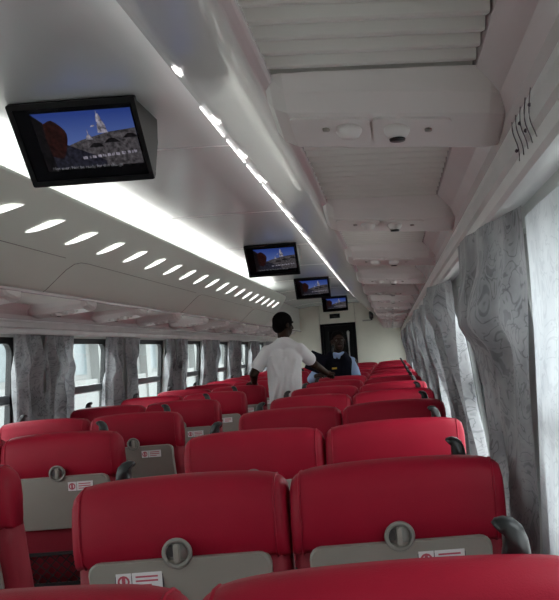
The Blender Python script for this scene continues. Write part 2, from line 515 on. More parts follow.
# ------------------------------------------------------------------ reading-light panels
def panel_meshes(s):
    body_prof = [(0, 1.884), (.018, 1.862), (.05, 1.838), (.175, 1.818), (.205, 1.824), (.215, 1.845), (.215, 1.90), (0, 1.90)]
    TLT = .075
    bm = bmesh.new()
    secs = []
    for x, sy, dz in ((.868, .86, .022), (.878, .94, .008), (.90, 1, 0), (1.02, 1, 0), (1.16, 1, 0), (1.225, .99, 0), (1.250, .92, .002), (1.262, .76, .010)):
        secs.append([(s * x, .215 - (.215 - a) * sy if x > 1.1 else .1075 + (a - .1075) * sy, min(1.90, b + dz - (x - .87) * TLT if b < 1.87 else min(b, 1.883 - (x - .87) * .03))) for a, b in body_prof])
    loft(bm, secs)
    body = from_bm('panel_body', bm, 'panel')
    def zat(a, x=1.02): return 1.838 - (a - .05) * .020 / .125 - (x - .87) * TLT
    def plate(x0, x1):
        bm = bmesh.new()
        pts = rrect(x1 - x0, .10, .012, 3); cx = (x0 + x1) / 2
        loft(bm, [[(s * (cx + px), .112 + py, zat(.112 + py, cx + px) + d) for px, py in pts] for d in (.002, -.004)])
        return from_bm('plate', bm, 'panel')
    p1, p2 = plate(.900, 1.030), plate(1.035, 1.165)
    def lens(cx, dark):
        bm = bmesh.new()
        c = Vector((s * cx, .10, zat(.10, cx)))
        tube(bm, [c + Vector((0, 0, d)) for d in (0, -.008, -.016, -.020)], [.022, .022, .017, .009], 18)
        return from_bm('lamp_nozzle', bm, 'panel', True)
    l1, l2 = lens(.995, 0), lens(1.075, 1)
    bm = bmesh.new(); c = Vector((s * 1.075, .10, zat(.10, 1.075) - .0202)); tube(bm, [c, c + Vector((0, 0, -.003))], [.014, .013], 14)
    hole = from_bm('nozzle_hole', bm, 'black', True)
    bm = bmesh.new(); c = Vector((s * .957, .10, zat(.10, .957) - .003)); tube(bm, [c, c + Vector((0, 0, -.004))], [.007, .006], 10)
    btn = from_bm('button', bm, 'tray', True)
    bm = bmesh.new(); c = Vector((s * 1.128, .10, zat(.10, 1.128) - .003)); tube(bm, [c, c + Vector((0, 0, -.004))], [.007, .006], 10)
    btn2 = from_bm('button', bm, 'tray', True)
    return body, p1, p2, l1, l2, hole, btn, btn2
for s in (-1, 1):
    body, p1, p2, l1, l2, hole, btn, btn2 = panel_meshes(s)
    k = 0
    y = 1.16 - (0 if s > 0 else -1.55)
    while y < Y1 - .5:
        r = empty('reading_light_panel', (0, y, 0))
        tag(r, 'pale reading light panel with two nozzles, %s along the %s luggage rack' % (ORD[k], 'nearer' if s > 0 else 'farther'), 'reading light',
            'reading light panels under the %s rack' % ('nearer' if s > 0 else 'farther'))
        obj('panel_body', body, r)
        a = obj('plate', p1, r); obj('button', btn, a)
        b = obj('plate', p2, r); obj('button', btn2, b)
        obj('lamp_nozzle', l1, r)
        nz = obj('lamp_nozzle', l2, r); obj('nozzle_hole', hole, nz)
        y += 1.0; k += 1

# ------------------------------------------------------------------ seats
def build_seat(outer):
    """one reclining seat seen from behind; origin on the floor below the rear top edge, facing +y; outer = side of hook and sticker"""
    parts = []
    # headrest: rounded, slightly arched
    bm = bmesh.new()
    prof = []   # (y, z) closed side profile, going round
    side = [(.016, .955), (-.002, .972), (-.010, 1.02), (-.006, 1.09), (.004, 1.135), (.022, 1.158), (.050, 1.167), (.085, 1.163), (.112, 1.148), (.130, 1.12), (.138, 1.06), (.130, .98), (.120, .955)]
    cy, cz = .062, 1.045
    N = 22
    secs = []
    for i in range(N + 1):
        t = -1 + 2 * i / N
        # superellipse half-width
        x = .266 * math.copysign(1 - (1 - abs(t)) ** 1.6, t)
        e = abs(x) / .266
        rr = (1 - e ** 7) ** (1 / 3.2) if e < 1 else 0
        rr = (1 - e ** 9) ** (1 / 2.6) if e < 1 else 0
        arch = .012 * e * e
        sec = []
        for a, b in side:
            top = max(0, (b - .93) / .237)
            sec.append((x, cy + (a - cy) * (.62 + .38 * rr), .93 + (b - .93) * (.80 + .20 * rr) - arch * top))
        secs.append(sec)
    loft(bm, secs)
    parts.append(('headrest', from_bm('headrest', bm, 'red', True), None))
    for sg in (-1, 1):          # piping along both ends of the headrest
        bm = bmesh.new()
        e = .895; rr = (1 - e ** 9) ** (1 / 2.6)
        tube(bm, [(sg * .266 * e, cy + (a - cy) * (.62 + .38 * rr) * 1.01, .93 + (b - .93) * (.80 + .20 * rr) - .012 * e * e * max(0, (b - .93) / .237)) for a, b in side], .0032, 6)
        parts.append(('piping', from_bm('piping', bm, 'red', True), 'headrest'))
    # back cushion below
    bm = bmesh.new()
    secs = []
    W = [(-.262, .5), (-.257, .8), (-.244, .97), (-.21, 1), (.21, 1), (.244, .97), (.257, .8), (.262, .5)]
    bp = [(.016, .965), (.008, .90), (.030, .80), (.065, .60), (.085, .44), (.20, .43), (.215, .50), (.19, .62), (.16, .80), (.13, .965)]
    for x, f in W:
        secs.append([(x, .09 + (a - .09) * f if True else a, b) for a, b in bp])
    # keep the lean: squash about the mid line of each height
    for si, (x, f) in enumerate(W):
        s2 = []
        for a, b in bp:
            mid = .078 + (.945 - b) * .14
            s2.append((x, mid + (a - mid) * f, b))
        secs[si] = s2
    loft(bm, secs)
    parts.append(('back_cushion', from_bm('back_cushion', bm, 'red_cloth', True), None))
    # tray table: leaning with the back
    def ty(z): return -.002 + (.945 - z) * .155
    bm = bmesh.new()
    pts = rrect(.445, .243, .03, 4)
    zc = .853
    loft(bm, [[(x * k, ty(zc + z) - d, zc + z * k) for x, z in pts] for d, k in ((-.012, 1), (.006, 1), (.012, .975))])
    parts.append(('tray_table', from_bm('tray_table', bm, 'tray'), None))
    # latch
    lc = Vector((0, -.016, .988))
    bm = bmesh.new()
    R, r = .032, .0055
    ringv = []
    for i in range(28):
        a = 2 * PI * i / 28
        ringv.append([lc + Vector(((R + r * math.cos(b)) * math.cos(a), -.004 - r * math.sin(b), (R + r * math.cos(b)) * math.sin(a))) for b in [2 * PI * k / 8 for k in range(8)]])
    rings = [[bm.verts.new(p) for p in s] for s in ringv]
    for i in range(28):
        A, B = rings[i], rings[(i + 1) % 28]
        for k in range(8): bm.faces.new((A[k], B[k], B[(k + 1) % 8], A[(k + 1) % 8]))
    cyl(bm, lc + Vector((0, .012, 0)), (0, -1, 0), R, .013, 28)
    parts.append(('latch', from_bm('latch', bm, 'latch', True), None))
    bm = bmesh.new()
    pts = rrect(.014, .046, .006, 3)
    loft(bm, [[lc + Vector((x * k, -.001 - d, z * k)) for x, z in pts] for d, k in ((0, 1), (.010, 1), (.013, .8))])
    parts.append(('latch_knob', from_bm('latch_knob', bm, 'tray'), 'latch'))
    bm = bmesh.new()
    pts = [(-.028, -.008), (-.011, -.008), (-.011, .020), (-.019, .020), (-.025, .011)]
    loft(bm, [[lc + Vector((x, -.0012 - d, z)) for x, z in pts] for d in (0, .003)])
    parts.append(('latch_recess', from_bm('latch_recess', bm, 'dgrey'), 'latch'))
    # sticker on the tray
    zs = .926
    sx = outer * .098
    bm = bmesh.new(); add_box(bm, (sx - .058, ty(zs) - .0145, zs - .022), (sx + .058, ty(zs) - .010, zs + .022))
    parts.append(('sticker', from_bm('sticker', bm, 'ink'), 'tray_table'))
    bm = bmesh.new(); add_box(bm, (sx - .056, ty(zs) - .0155, zs - .0205), (sx - .019, ty(zs) - .014, zs + .0205)); add_box(bm, (sx - .017, ty(zs) - .0155, zs - .0205), (sx + .056, ty(zs) - .014, zs + .0205))
    parts.append(('sticker_field', from_bm('sticker_field', bm, 'white_sticker'), 'tray_table'))
    bm = bmesh.new()
    c = Vector((sx - .0375, ty(zs) - .0155, zs))
    for i in range(12):
        a, b = 2 * PI * i / 12, 2 * PI * (i + 1) / 12
        vs = [bm.verts.new(c + Vector((rr_ * math.cos(t), -.0006, rr_ * math.sin(t)))) for rr_, t in ((.015, a), (.015, b), (.010, b), (.010, a))]
        bm.faces.new(vs)
    add_box(bm, (c.x - .004, c.y - .001, c.z - .010), (c.x + .004, c.y, c.z + .010))
    for dz in (.010, 0):
        add_box(bm, (sx - .008, c.y - .001, zs + dz - .002), (sx + .046, c.y, zs + dz + .002))
    add_box(bm, (sx - .008, c.y - .001, zs - .0120), (sx + .030, c.y, zs - .0085))
    parts.append(('sticker_print', from_bm('sticker_print', bm, 'ink_red'), 'tray_table'))
    # net pocket: diamond lattice with a hem bar
    bm = bmesh.new()
    z0, z1, x1 = .47, .615, .205
    def py(z): return .006 + (.945 - z) * .155
    d = .048
    nseg = int((2 * x1 + (z1 - z0)) / d)
    for k in range(nseg + 1):
        for sg in (1, -1):
            a = -x1 - (z1 - z0) + k * d + .02
            pa, pb = (a, z0), (a + (z1 - z0), z1)
            # clip to the pocket
            t0 = max(0, (-x1 - pa[0]) / (z1 - z0)); t1 = min(1, (x1 - pa[0]) / (z1 - z0))
            if t1 <= t0: continue
            A = (sg * (pa[0] + t0 * (z1 - z0)), z0 + t0 * (z1 - z0)); B = (sg * (pa[0] + t1 * (z1 - z0)), z0 + t1 * (z1 - z0))
            w = .0042
            vs = [bm.verts.new((p[0] + e, py(p[1]) - .004 - (.0008 if sg > 0 else 0), p[1])) for p, e in ((A, -w), (A, w), (B, w), (B, -w))]
            bm.faces.new(vs)
    for zz in (z0, z1): add_box(bm, (-x1 - .008, py(zz) - .008, zz - .007), (x1 + .008, py(zz) + .004, zz + .007))
    for xx in (-x1, x1): loft(bm, [[(xx - .004, py(z) - .007, z), (xx + .008, py(z) - .007, z), (xx + .008, py(z) + .004, z), (xx - .008, py(z) + .004, z)] for z in (z0, z1)])
    parts.append(('net_pocket', from_bm('net_pocket', bm, 'net'), None))
    # coat hook / grab fin
    bm = bmesh.new()
    fin = [(.140, 1.10), (.186, 1.10), (.187, 1.145), (.184, 1.170), (.177, 1.187), (.166, 1.197), (.152, 1.201), (.140, 1.199), (.135, 1.193), (.143, 1.188), (.149, 1.178), (.149, 1.160), (.145, 1.140)]
    secs = []
    fc = (.163, 1.16)
    for yy, f in ((.104, .72), (.109, .92), (.116, 1), (.128, 1), (.135, .92), (.140, .72)):
        secs.append([(outer * (fc[0] + (x - fc[0]) * f), yy, fc[1] + (z - fc[1]) * (f if z > 1.11 else 1)) for x, z in fin])
    loft(bm, secs)
    parts.append(('grab_hook', from_bm('grab_hook', bm, 'black', True), None))
    # seat cushion
    bm = bmesh.new(); add_box(bm, (-.24, .17, .34), (.24, .64, .47)); bmesh.ops.bevel(bm, geom=bm.edges[:], offset=.04, segments=3, affect='EDGES')
    parts.append(('seat_cushion', from_bm('seat_cushion', bm, 'red_cloth', True), None))
    # armrest on the outer side
    ox = outer * .232
    bm = bmesh.new(); add_box(bm, (ox - .022, .20, .57), (ox + .022, .46, .61)); bmesh.ops.bevel(bm, geom=bm.edges[:], offset=.014, segments=2, affect='EDGES')
    add_box(bm, (ox - .015, .20, .38), (ox + .015, .26, .58))
    parts.append(('armrest', from_bm('armrest', bm, 'dgrey'), None))
    # legs
    for lx in (-.17, .17):
        bm = bmesh.new()
        loft(bm, [[(lx - .02, a, z), (lx + .02, a, z), (lx + .02, b, z), (lx - .02, b, z)] for a, b, z in ((.14, .60, 0), (.14, .60, .03), (.26, .46, .10), (.22, .54, .35))])
        parts.append(('leg', from_bm('leg', bm, 'steel'), None))
    bm = bmesh.new(); tube(bm, [(-.2, .10, .14), (.2, .10, .14)], .014, 8); tube(bm, [(-.17, .10, .14), (-.17, .27, .14)], .010, 6); tube(bm, [(.17, .10, .14), (.17, .27, .14)], .010, 6)
    parts.append(('footrest', from_bm('footrest', bm, 'steel', True), None))
    return parts

seat_parts = {1: build_seat(1), -1: build_seat(-1)}
rng = random.Random(5)
def place_seat(x, y, outer, label, group):
    t = empty('train_seat', (x, y, 0))
    tag(t, label, 'seat', group)
    made = {}
    for nm, me, par in seat_parts[outer]:
        o = obj(nm, me, made[par] if par else t)
        if nm not in made: made[nm] = o
    return t
RIGHT_ROWS = [.92] + [1.83 + k for k in range(13)]
LEFT_ROWS = [2.4 + .98 * k for k in range(12)]
for k, y in enumerate(RIGHT_ROWS):
    jit = rng.uniform(-.012, .012) if k > 1 else 0
    where = '%s row from the camera' % ORD[k] if k else 'row nearest the camera'
    place_seat(.485, y + jit, -1, 'red aisle seat on the camera side of the aisle, %s' % where, 'red seats on the camera side of the aisle')
    place_seat(1.024, y - jit, 1, 'red window seat on the camera side of the aisle, %s' % where, 'red seats on the camera side of the aisle')
for k, y in enumerate(LEFT_ROWS):
    jit = rng.uniform(-.015, .015)
    where = '%s row from the camera' % ORD[k] if k else 'row nearest the camera'
    place_seat(-.496, y + jit, 1, 'red aisle seat across the aisle, %s' % where, 'red seats across the aisle')
    place_seat(-1.032, y - jit, -1, 'red window seat across the aisle, %s' % where, 'red seats across the aisle')

# ------------------------------------------------------------------ monitors
def poly_me(name, polys, m):
    v, f = [], []
    for p in polys:
        f.append(tuple(range(len(v), len(v) + len(p)))); v += p
    return mesh_data(name, v, f, m)
def screen_mat(name, col, s=.55):
    m, n, p = nt(name)
    tc = n.nodes.new('ShaderNodeTexCoord'); no = n.nodes.new('ShaderNodeTexNoise')
    no.inputs['Scale'].default_value = 70; no.inputs['Detail'].default_value = 5
    link(n, tc.outputs['Object'], no.inputs['Vector'])
    c = n.nodes.new('ShaderNodeValToRGB')
    c.color_ramp.elements[0].position = .35; c.color_ramp.elements[1].position = .68
    c.color_ramp.elements[0].color = (*[v * .25 for v in col], 1); c.color_ramp.elements[1].color = (*[v * 1.3 for v in col], 1)
    link(n, no.outputs['Fac'], c.inputs[0])
    p.inputs['Base Color'].default_value = (.004, .004, .005, 1); p.inputs['Roughness'].default_value = .3
    p.inputs['Specular IOR Level'].default_value = .15
    link(n, c.outputs[0], p.inputs['Emission Color']); p.inputs['Emission Strength'].default_value = s
    return m
def sky_screen():
    m, n, p = nt('screen_picture_sky')
    tc = n.nodes.new('ShaderNodeTexCoord'); sp = n.nodes.new('ShaderNodeSeparateXYZ')
    link(n, tc.outputs['Object'], sp.inputs[0])
    r = n.nodes.new('ShaderNodeMapRange'); r.inputs[1].default_value = -.04; r.inputs[2].default_value = .11
    link(n, sp.outputs['Y'], r.inputs[0])
    c = n.nodes.new('ShaderNodeValToRGB')
    c.color_ramp.elements[0].color = (.075, .12, .30, 1); c.color_ramp.elements[1].color = (.015, .035, .17, 1)
    link(n, r.outputs[0], c.inputs[0])
    p.inputs['Base Color'].default_value = (.01, .01, .01, 1)
    p.inputs['Roughness'].default_value = .3
    p.inputs['Specular IOR Level'].default_value = .15
    link(n, c.outputs[0], p.inputs['Emission Color']); p.inputs['Emission Strength'].default_value = 1.0
    return m
M['s_sky'] = sky_screen()
M['s_black'] = mat('screen_dark_glass', (.004, .004, .006), .2, spec=.2)
M['s_roof'] = screen_mat('screen_picture_roof', (.075, .068, .075), .8)
M['s_shade'] = screen_mat('screen_picture_shade', (.018, .018, .03), .8)
M['s_dark'] = screen_mat('screen_picture_dark', (.006, .005, .006), .8)
M['s_brown'] = screen_mat('screen_picture_brown', (.022, .006, .005), .8)
M['s_white'] = screen_mat('screen_picture_white', (.30, .28, .34), .8)
M['s_text'] = screen_mat('screen_subtitle', (.22, .22, .24), .8)
TW, TH = .46, .312
def text_me(body, size, m, name):
    c = bpy.data.curves.new(name, 'FONT'); c.body = body; c.size = size; c.align_x = 'CENTER'
    o = bpy.data.objects.new('tmp_text', c); COL.objects.link(o)
    dg = bpy.context.evaluated_depsgraph_get()
    me = bpy.data.meshes.new_from_object(o.evaluated_get(dg)); me.name = name
    bpy.data.objects.remove(o); me.materials.clear(); me.materials.append(M[m])
    return me
def monitor_meshes():
    """local: x right, y up the screen, z out of the screen; origin at the screen centre"""
    P = []
    bm = bmesh.new()
    o = rrect(TW, TH, .008, 3); i = rrect(TW - .034, TH - .04, .003, 3)
    loops = [[bm.verts.new((x, y, z)) for x, y in pts] for pts, z in ((o, -.02), (o, .004), (o, .006), (i, .006), (i, -.002))]
    n = len(o)
    for A, B in zip(loops[:-1], loops[1:]):
        for k in range(n): bm.faces.new((A[k], A[(k + 1) % n], B[(k + 1) % n], B[k]))
    P.append(('bezel', from_bm('bezel', bm, 'tvcase'), None))
    P.append(('screen', box_me('screen', (-TW / 2 + .015, -TH / 2 + .018, -.006), (TW / 2 - .015, TH / 2 - .018, -.001), 's_black'), None))
    xl, xr, yb, yt = -.155, .205, -.10, .118
    Z = [0.0004]
    def q(name, polys, m):
        Z[0] += .0003
        P.append((name, poly_me(name, [[(x, y, Z[0]) for x, y in p] for p in polys], m), 'screen'))
    q('picture_sky', [[(xl, -.02), (xr, -.02), (xr, yt), (xl, yt)]], 's_sky')
    q('picture_roof', [[(xl, -.09), (xr, -.09), (xr, .045), (.10, .035), (.0, .012), (-.05, -.005), (xl, -.005)]], 's_roof')
    q('picture_shade', [[(xl, -.09), (.07, -.09), (.07, -.07), (.03, -.045), (-.06, .0), (xl, .02)]], 's_shade')
    q('picture_gable', [[(c - .03, b), (c + .03, b), (c + .01, b + .016), (c - .01, b + .016)] for c, b in ((.05, -.018), (.11, -.004), (.182, .010))], 's_dark')
    tw = []
    for c, b, w, h in ((.085, .034, .018, .05), (.082, .075, .010, .03), (.03, .012, .012, .018)):
        tw.append([(c - w, b), (c + w, b), (c + w * .8, b + h * .6), (c + w * .3, b + h), (c - w * .3, b + h), (c - w * .8, b + h * .6)])
    tw += [[(.078, .10), (.082, .10), (.081, .116), (.079, .116)], [(.028, .03), (.032, .03), (.031, .05), (.029, .05)], [(.045, .057), (.062, .060), (.06, .065), (.05, .064)]]
    q('picture_tower', tw, 's_white')
    rs = random.Random(2)
    wins = [];  x = -.012
    while x < xr - .01:
        w = rs.uniform(.006, .016); yb2 = -.060 + (x + .01) * .06
        wins.append([(x, yb2), (x + w, yb2), (x + w, yb2 + .010), (x, yb2 + .010)]); x += w + rs.uniform(.003, .009)
    q('picture_windows', wins, 's_white')
    blob = [(-.10 + .052 * math.cos(a) * (1 + .12 * math.sin(3 * a)), .02 + .07 * math.sin(a) * (1 + .06 * math.cos(5 * a))) for a in [2 * PI * k / 24 for k in range(24)]]
    q('picture_figure', [blob], 's_brown')
    q('picture_edge', [[(xl, yb), (-.115, yb), (-.125, .03), (-.12, .085), (xl, .118)]], 's_dark')
    Z[0] += .0003
    tm = text_me('Not ever. Not be ready for this change', .0165, 's_text', 'subtitle')
    for v in tm.vertices: v.co = Vector((v.co.x - .005, v.co.y - .094, Z[0]))
    P.append(('subtitle', tm, 'screen'))
    return P
TVP = monitor_meshes()
ZT, ZB, DYT = 2.402, 2.150, .18       # top and bottom edge heights, lean
def monitor(x, y, label):
    t = empty('monitor', (x, y, ZT)); tag(t, label, 'screen', 'ceiling monitors along the aisle')
    # screen frame: top edge nearest the camera, leaning away downwards
    up = Vector((0, -DYT, ZT - ZB)).normalized(); right = Vector((1, 0, 0)); outn = right.cross(up)
    mt = Matrix((right, up, outn)).transposed().to_4x4()
    mt.translation = Vector((0, DYT / 2, (ZB - ZT) / 2))
    made = {}
    for nm, me, par in TVP:
        o = obj(nm, me, made[par] if par else t)
        if not par: o.matrix_local = mt; made[nm] = o
    # wedge housing up to the ceiling
    w = TW / 2 - .004
    bm = bmesh.new()
    prof = [(.012, 0), (.275, 0), (.275, -.02), (.262, -.10), (.205, -.235), (DYT + .012, ZB - ZT + .002), (.03, -.03)]
    loft(bm, [[(xx, a, b) for a, b in prof] for xx in (-w, w)])
    obj('housing', from_bm('housing', bm, 'tvside'), t)
    for sx in (-1, 1):
        bm = bmesh.new()
        pr = [(.03, -.006), (.262, -.006), (.255, -.095), (.20, -.215), (.18, -.222)]
        loft(bm, [[(sx * (w + d), a, b) for a, b in pr] for d in (0, .003)])
        obj('side_cover', from_bm('side_cover', bm, 'tvcase'), t)
for k, (x, y) in enumerate(((-.04, 2.67), (.04, 6.55), (.05, 9.8), (.055, 13.6))):
    monitor(x, y, 'black ceiling monitor showing roofs under blue sky, %s' % ('largest and nearest the camera', 'second from the camera', 'third from the camera', 'farthest, in front of the end wall')[k])

# ------------------------------------------------------------------ end wall fittings
sg = empty('display_sign', (-.13, Y1 - .03, 2.155)); tag(sg, 'small black display box above the end door', 'sign')
obj('case', box_me('case', (-.11, -.0, -.045), (.11, .03, .045), 'tvcase', .006), sg)
obj('face', box_me('face', (-.095, -.003, -.03), (.095, .001, .03), 's_black'), sg)
obj('hood', box_me('hood', (-.11, -.02, .045), (.11, .03, .050), 'tvcase'), sg)
cc = empty('security_camera', (.645, Y1 - .02, 2.12)); tag(cc, 'small black wall camera on the cream end wall beside door', 'camera')
bm = bmesh.new(); loft(bm, [[(x * f + .02 * (1 - f), d, z * f) for x, z in rrect(.09, .16, .02, 3)] for d, f in ((.02, .6), (-.02, 1), (-.06, 1), (-.075, .85))])
obj('body', from_bm('body', bm, 'black'), cc)
bm = bmesh.new(); cyl(bm, (0, -.075, -.03), (0, -1, 0), .026, .008, 14); obj('lens', from_bm('lens', bm, 'dgrey', True), cc)
obj('bracket', box_me('bracket', (-.02, .005, -.11), (.02, .02, -.07), 'dgrey'), cc)
pl = empty('wall_plaque', (.54, Y1 - .004, 2.015)); tag(pl, 'tiny grey lettered plate on cream wall under the camera', 'plate')
obj('plate', box_me('plate', (-.10, 0, -.035), (.10, .004, .035), 'wall', .002, 1), pl)
bm = bmesh.new()
for i in range(7): add_box(bm, (-.085 + i * .025, -.002, -.014), (-.068 + i * .025, .001, .014))
obj('lettering', from_bm('lettering', bm, 'latch'), pl)

# ------------------------------------------------------------------ curtains
def curtain_me(seed, W, folds, amp, side, m, bot=.72, pinch=0, pz=1.25, bulge=0, bz=1.5, flare=0.0, lean=0.0, nu=64, nv=56, top=1.715, front=(0, 0), inset=0.0):
    r = random.Random(seed)
    ph = [r.uniform(0, 6.28) for _ in range(6)]
    v, uv = [], []
    for j in range(nv + 1):
        t = j / nv; z = top + (bot - top) * t
        wf = 1 - pinch * math.exp(-((z - pz) / .16) ** 2) + flare * t
        for i in range(nu + 1):
            u = i / nu
            ff = lambda q: (1 - 2 * abs(math.sin(q / 2)) ** .8)
            f = (ff(2 * PI * folds * u + ph[0] + .9 * math.sin(4 * t + ph[1])) + .5 * math.sin(2 * PI * folds * 1.73 * u + ph[2] + 1.6 * math.sin(3 * t + ph[3]))
                 + .25 * math.sin(2 * PI * 3.1 * folds * u + ph[5] + 4 * t))
            yy = (u - .5) * W * wf + lean * t + .012 * math.sin(5 * t + ph[4]) + .008 * math.sin(9 * u + 7 * t)
            env = .22 + .78 * min(1, t * 4)
            g = bulge * math.exp(-((z - bz) / (.10 if z > bz else .05)) ** 2) * math.sin(PI * u) ** .7
            hi = min(1, max(0, (z - 1.15) / .4))
            xx = xw(z) - .046 - amp * env * f / 1.5 - g - (front[0] + (front[1] - front[0]) * min(1, u * 1.6)) * hi
            xx -= inset * (1 - hi)
            if z < 1.2: xx = max(xx, 1.300)
            xx = min(xx, xw(z) - .006)
            v.append((side * xx, yy, z)); uv.append((u * max(W, .35) * 1.6, t))
    fs = [(j * (nu + 1) + i, j * (nu + 1) + i + 1, (j + 1) * (nu + 1) + i + 1, (j + 1) * (nu + 1) + i) for j in range(nv) for i in range(nu)]
    me = mesh_data('curtain', v, fs, m, True)
    ul = me.uv_layers.new(name='UVMap')
    for lp in me.loops: ul.data[lp.index].uv = (uv[lp.vertex_index][0] + seed * .37, uv[lp.vertex_index][1])
    return me
cnt = {-1: 0, 1: 0}
def curtain(side, ya, yb, label, seed, folds=3, amp=.026, m='curt', **kw):
    root = obj('window_curtain', curtain_me(seed, yb - ya, folds, amp, side, m, **kw), None, (0, (ya + yb) / 2, 0))
    tag(root, label, 'curtain', 'patterned curtains along the %s windows' % ('nearer' if side > 0 else 'farther'))
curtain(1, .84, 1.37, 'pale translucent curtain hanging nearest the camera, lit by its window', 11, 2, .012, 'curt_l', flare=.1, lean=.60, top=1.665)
curtain(1, 1.40, 1.98, 'grey floral curtain with a bulging fold, next to the pale nearest one', 12, 2, .026, bulge=.05, bz=1.49, pinch=.12, pz=1.36, front=(.0, .065), lean=.62, top=1.692, inset=.03)
seed = 20; k = 0
PIERS = [1.96 + WP * i for i in range(0, 9)]
for s in (1, -1):
    k = 2 if s > 0 else 0
    for i, p in enumerate(PIERS):
        if i == 0 and s > 0: continue
        if i < 1: continue
        rr = random.Random(seed); ln = rr.uniform(-.05, .07)
        for a, b in ((p - (.36 if s < 0 else .46) - rr.uniform(0, .08), p - .03), (p + .03, p + (.42 if s < 0 else .52) + rr.uniform(0, .1))):
            seed += 1
            kw = dict(pinch=rr.uniform(.05, .4), pz=rr.uniform(1.15, 1.45), bulge=rr.uniform(0, .05), bz=rr.uniform(1.4, 1.6), front=(.0, .05 + rr.uniform(.0, .02)) if s > 0 else (0, 0), top=1.692 if s > 0 else 1.715, lean=ln, inset=.02 if s > 0 else .01)
            curtain(s, a, b, 'grey floral curtain bunched beside a window %s, %s from the camera' % ('near the camera side seats' if s > 0 else 'across the aisle', ORD[k]), seed, rr.choice((2, 3, 3)), rr.uniform(.032, .044) if s > 0 else rr.uniform(.040, .055), **kw)
            k += 1

# ------------------------------------------------------------------ people
def blob_mesh(name, blobs, m, voxel, smooth_it=6):
    """union of ellipsoids and tapered limbs, fused into one continuous surface"""
    V, F = [], []
    def ball(mt, nu, nv):
        o = len(V)
        V.append(mt @ Vector((0, 0, 1)))
        for j in range(1, nv):
            a = PI * j / nv
            for i in range(nu):
                t = 2 * PI * i / nu
                V.append(mt @ Vector((math.sin(a) * math.cos(t), math.sin(a) * math.sin(t), math.cos(a))))
        V.append(mt @ Vector((0, 0, -1)))
        last = len(V) - 1
        for i in range(nu):
            k = (i + 1) % nu
            F.append((o, o + 1 + i, o + 1 + k))
            for j in range(nv - 2):
                p = o + 1 + j * nu
                F.append((p + i, p + nu + i, p + nu + k, p + k))
            p = o + 1 + (nv - 2) * nu
            F.append((last, p + k, p + i))
    for b in blobs:
        if b[0] == 'e':
            _, c, r = b[:3]
            ball(Matrix.Translation(Vector(c)) @ (b[3] if len(b) > 3 else Matrix.Identity(4)) @ Matrix.Diagonal((*r, 1)), 20, 12)
        else:
            _, pts, rad = b
            pts = [Vector(p) for p in pts]
            for (p, r0), (q, r1) in zip(list(zip(pts, rad))[:-1], list(zip(pts, rad))[1:]):
                L = (q - p).length; n = max(2, int(L / (min(r0, r1) * .4)) + 1)
                for i in range(n + 1):
                    t = i / n; r = r0 + (r1 - r0) * t
                    ball(Matrix.Translation(p.lerp(q, t)) @ Matrix.Scale(r, 4), 12, 8)
    me = mesh_data(name, V, F, m, True)
    o = bpy.data.objects.new(name, me); COL.objects.link(o)
    md = o.modifiers.new('fuse', 'REMESH'); md.mode = 'VOXEL'; md.voxel_size = voxel; md.use_smooth_shade = True
    sm = o.modifiers.new('soften', 'SMOOTH'); sm.factor = .5; sm.iterations = smooth_it
    dg = bpy.context.evaluated_depsgraph_get()
    res = bpy.data.meshes.new_from_object(o.evaluated_get(dg))
    res.name = name
    bpy.data.objects.remove(o)
    for p in res.polygons: p.use_smooth = True
    if not res.materials: res.materials.append(M[m])
    return res

def hand(wrist, palm_dir, palm_n, thumb_side, curl):
    """palm and five separate bent fingers as limb chains"""
    w = Vector(wrist); d = Vector(palm_dir).normalized(); n = Vector(palm_n).normalized()
    sdir = d.cross(n).normalized() * thumb_side
    out = [('l', [w, w + d * .045 + sdir * .012, w + d * .085 + sdir * .015], [.026, .027, .019]),
           ('l', [w, w + d * .045 - sdir * .014, w + d * .080 - sdir * .022], [.025, .024, .017])]
    for k, (off, L) in enumerate(((.030, .072), (.010, .080), (-.011, .074), (-.031, .058))):
        b = w + d * (.085 - abs(off - .01) * .15) + sdir * off
        c1, c2 = curl * .6, curl * 1.3
        p1 = b + (d * math.cos(c1) + n * math.sin(c1)) * L * .5
        p2 = p1 + (d * math.cos(c2) + n * math.sin(c2)) * L * .5
        out.append(('l', [b - d * .02, b, p1, p2], [.011, .0105, .0095, .008]))
    tb = w + d * .03 + sdir * .030
    t1 = tb + (d * .65 + sdir * .75).normalized() * .036
    t2 = t1 + (d * .9 + sdir * .2 + n * .4).normalized() * .030
    out.append(('l', [w + d * .015 + sdir * .012, tb, t1, t2], [.016, .014, .011, .009]))
    return out

def head(c, yaw, tilt_x=0.0):
    """skull, jaw, nose, ears, neck stub around centre c; returns blobs and a transform"""
    R = Matrix.Translation(Vector(c)) @ Matrix.Rotation(yaw, 4, 'Z') @ Matrix.Rotation(tilt_x, 4, 'X')
    def P(x, y, z): return R @ Vector((x, y, z))
    rot = R.to_3x3().to_4x4()
    b = [('e', P(0, -.012, .025), (.074, .094, .092), rot), ('e', P(0, .030, -.045), (.056, .060, .070), rot), ('e', P(0, .050, -.085), (.030, .028, .026), rot),
         ('l', [P(0, .082, .015), P(0, .100, -.018), P(0, .104, -.028)], [.009, .012, .013]), ('e', P(.016, .094, -.030), (.010, .010, .008), rot), ('e', P(-.016, .094, -.030), (.010, .010, .008), rot),
         ('e', P(.078, -.005, -.010), (.010, .018, .030), rot), ('e', P(-.078, -.005, -.010), (.010, .018, .030), rot),
         ('l', [P(-.045, .074, .028), P(0, .086, .030), P(.045, .074, .028)], [.011, .012, .011])]
    return b, P, rot

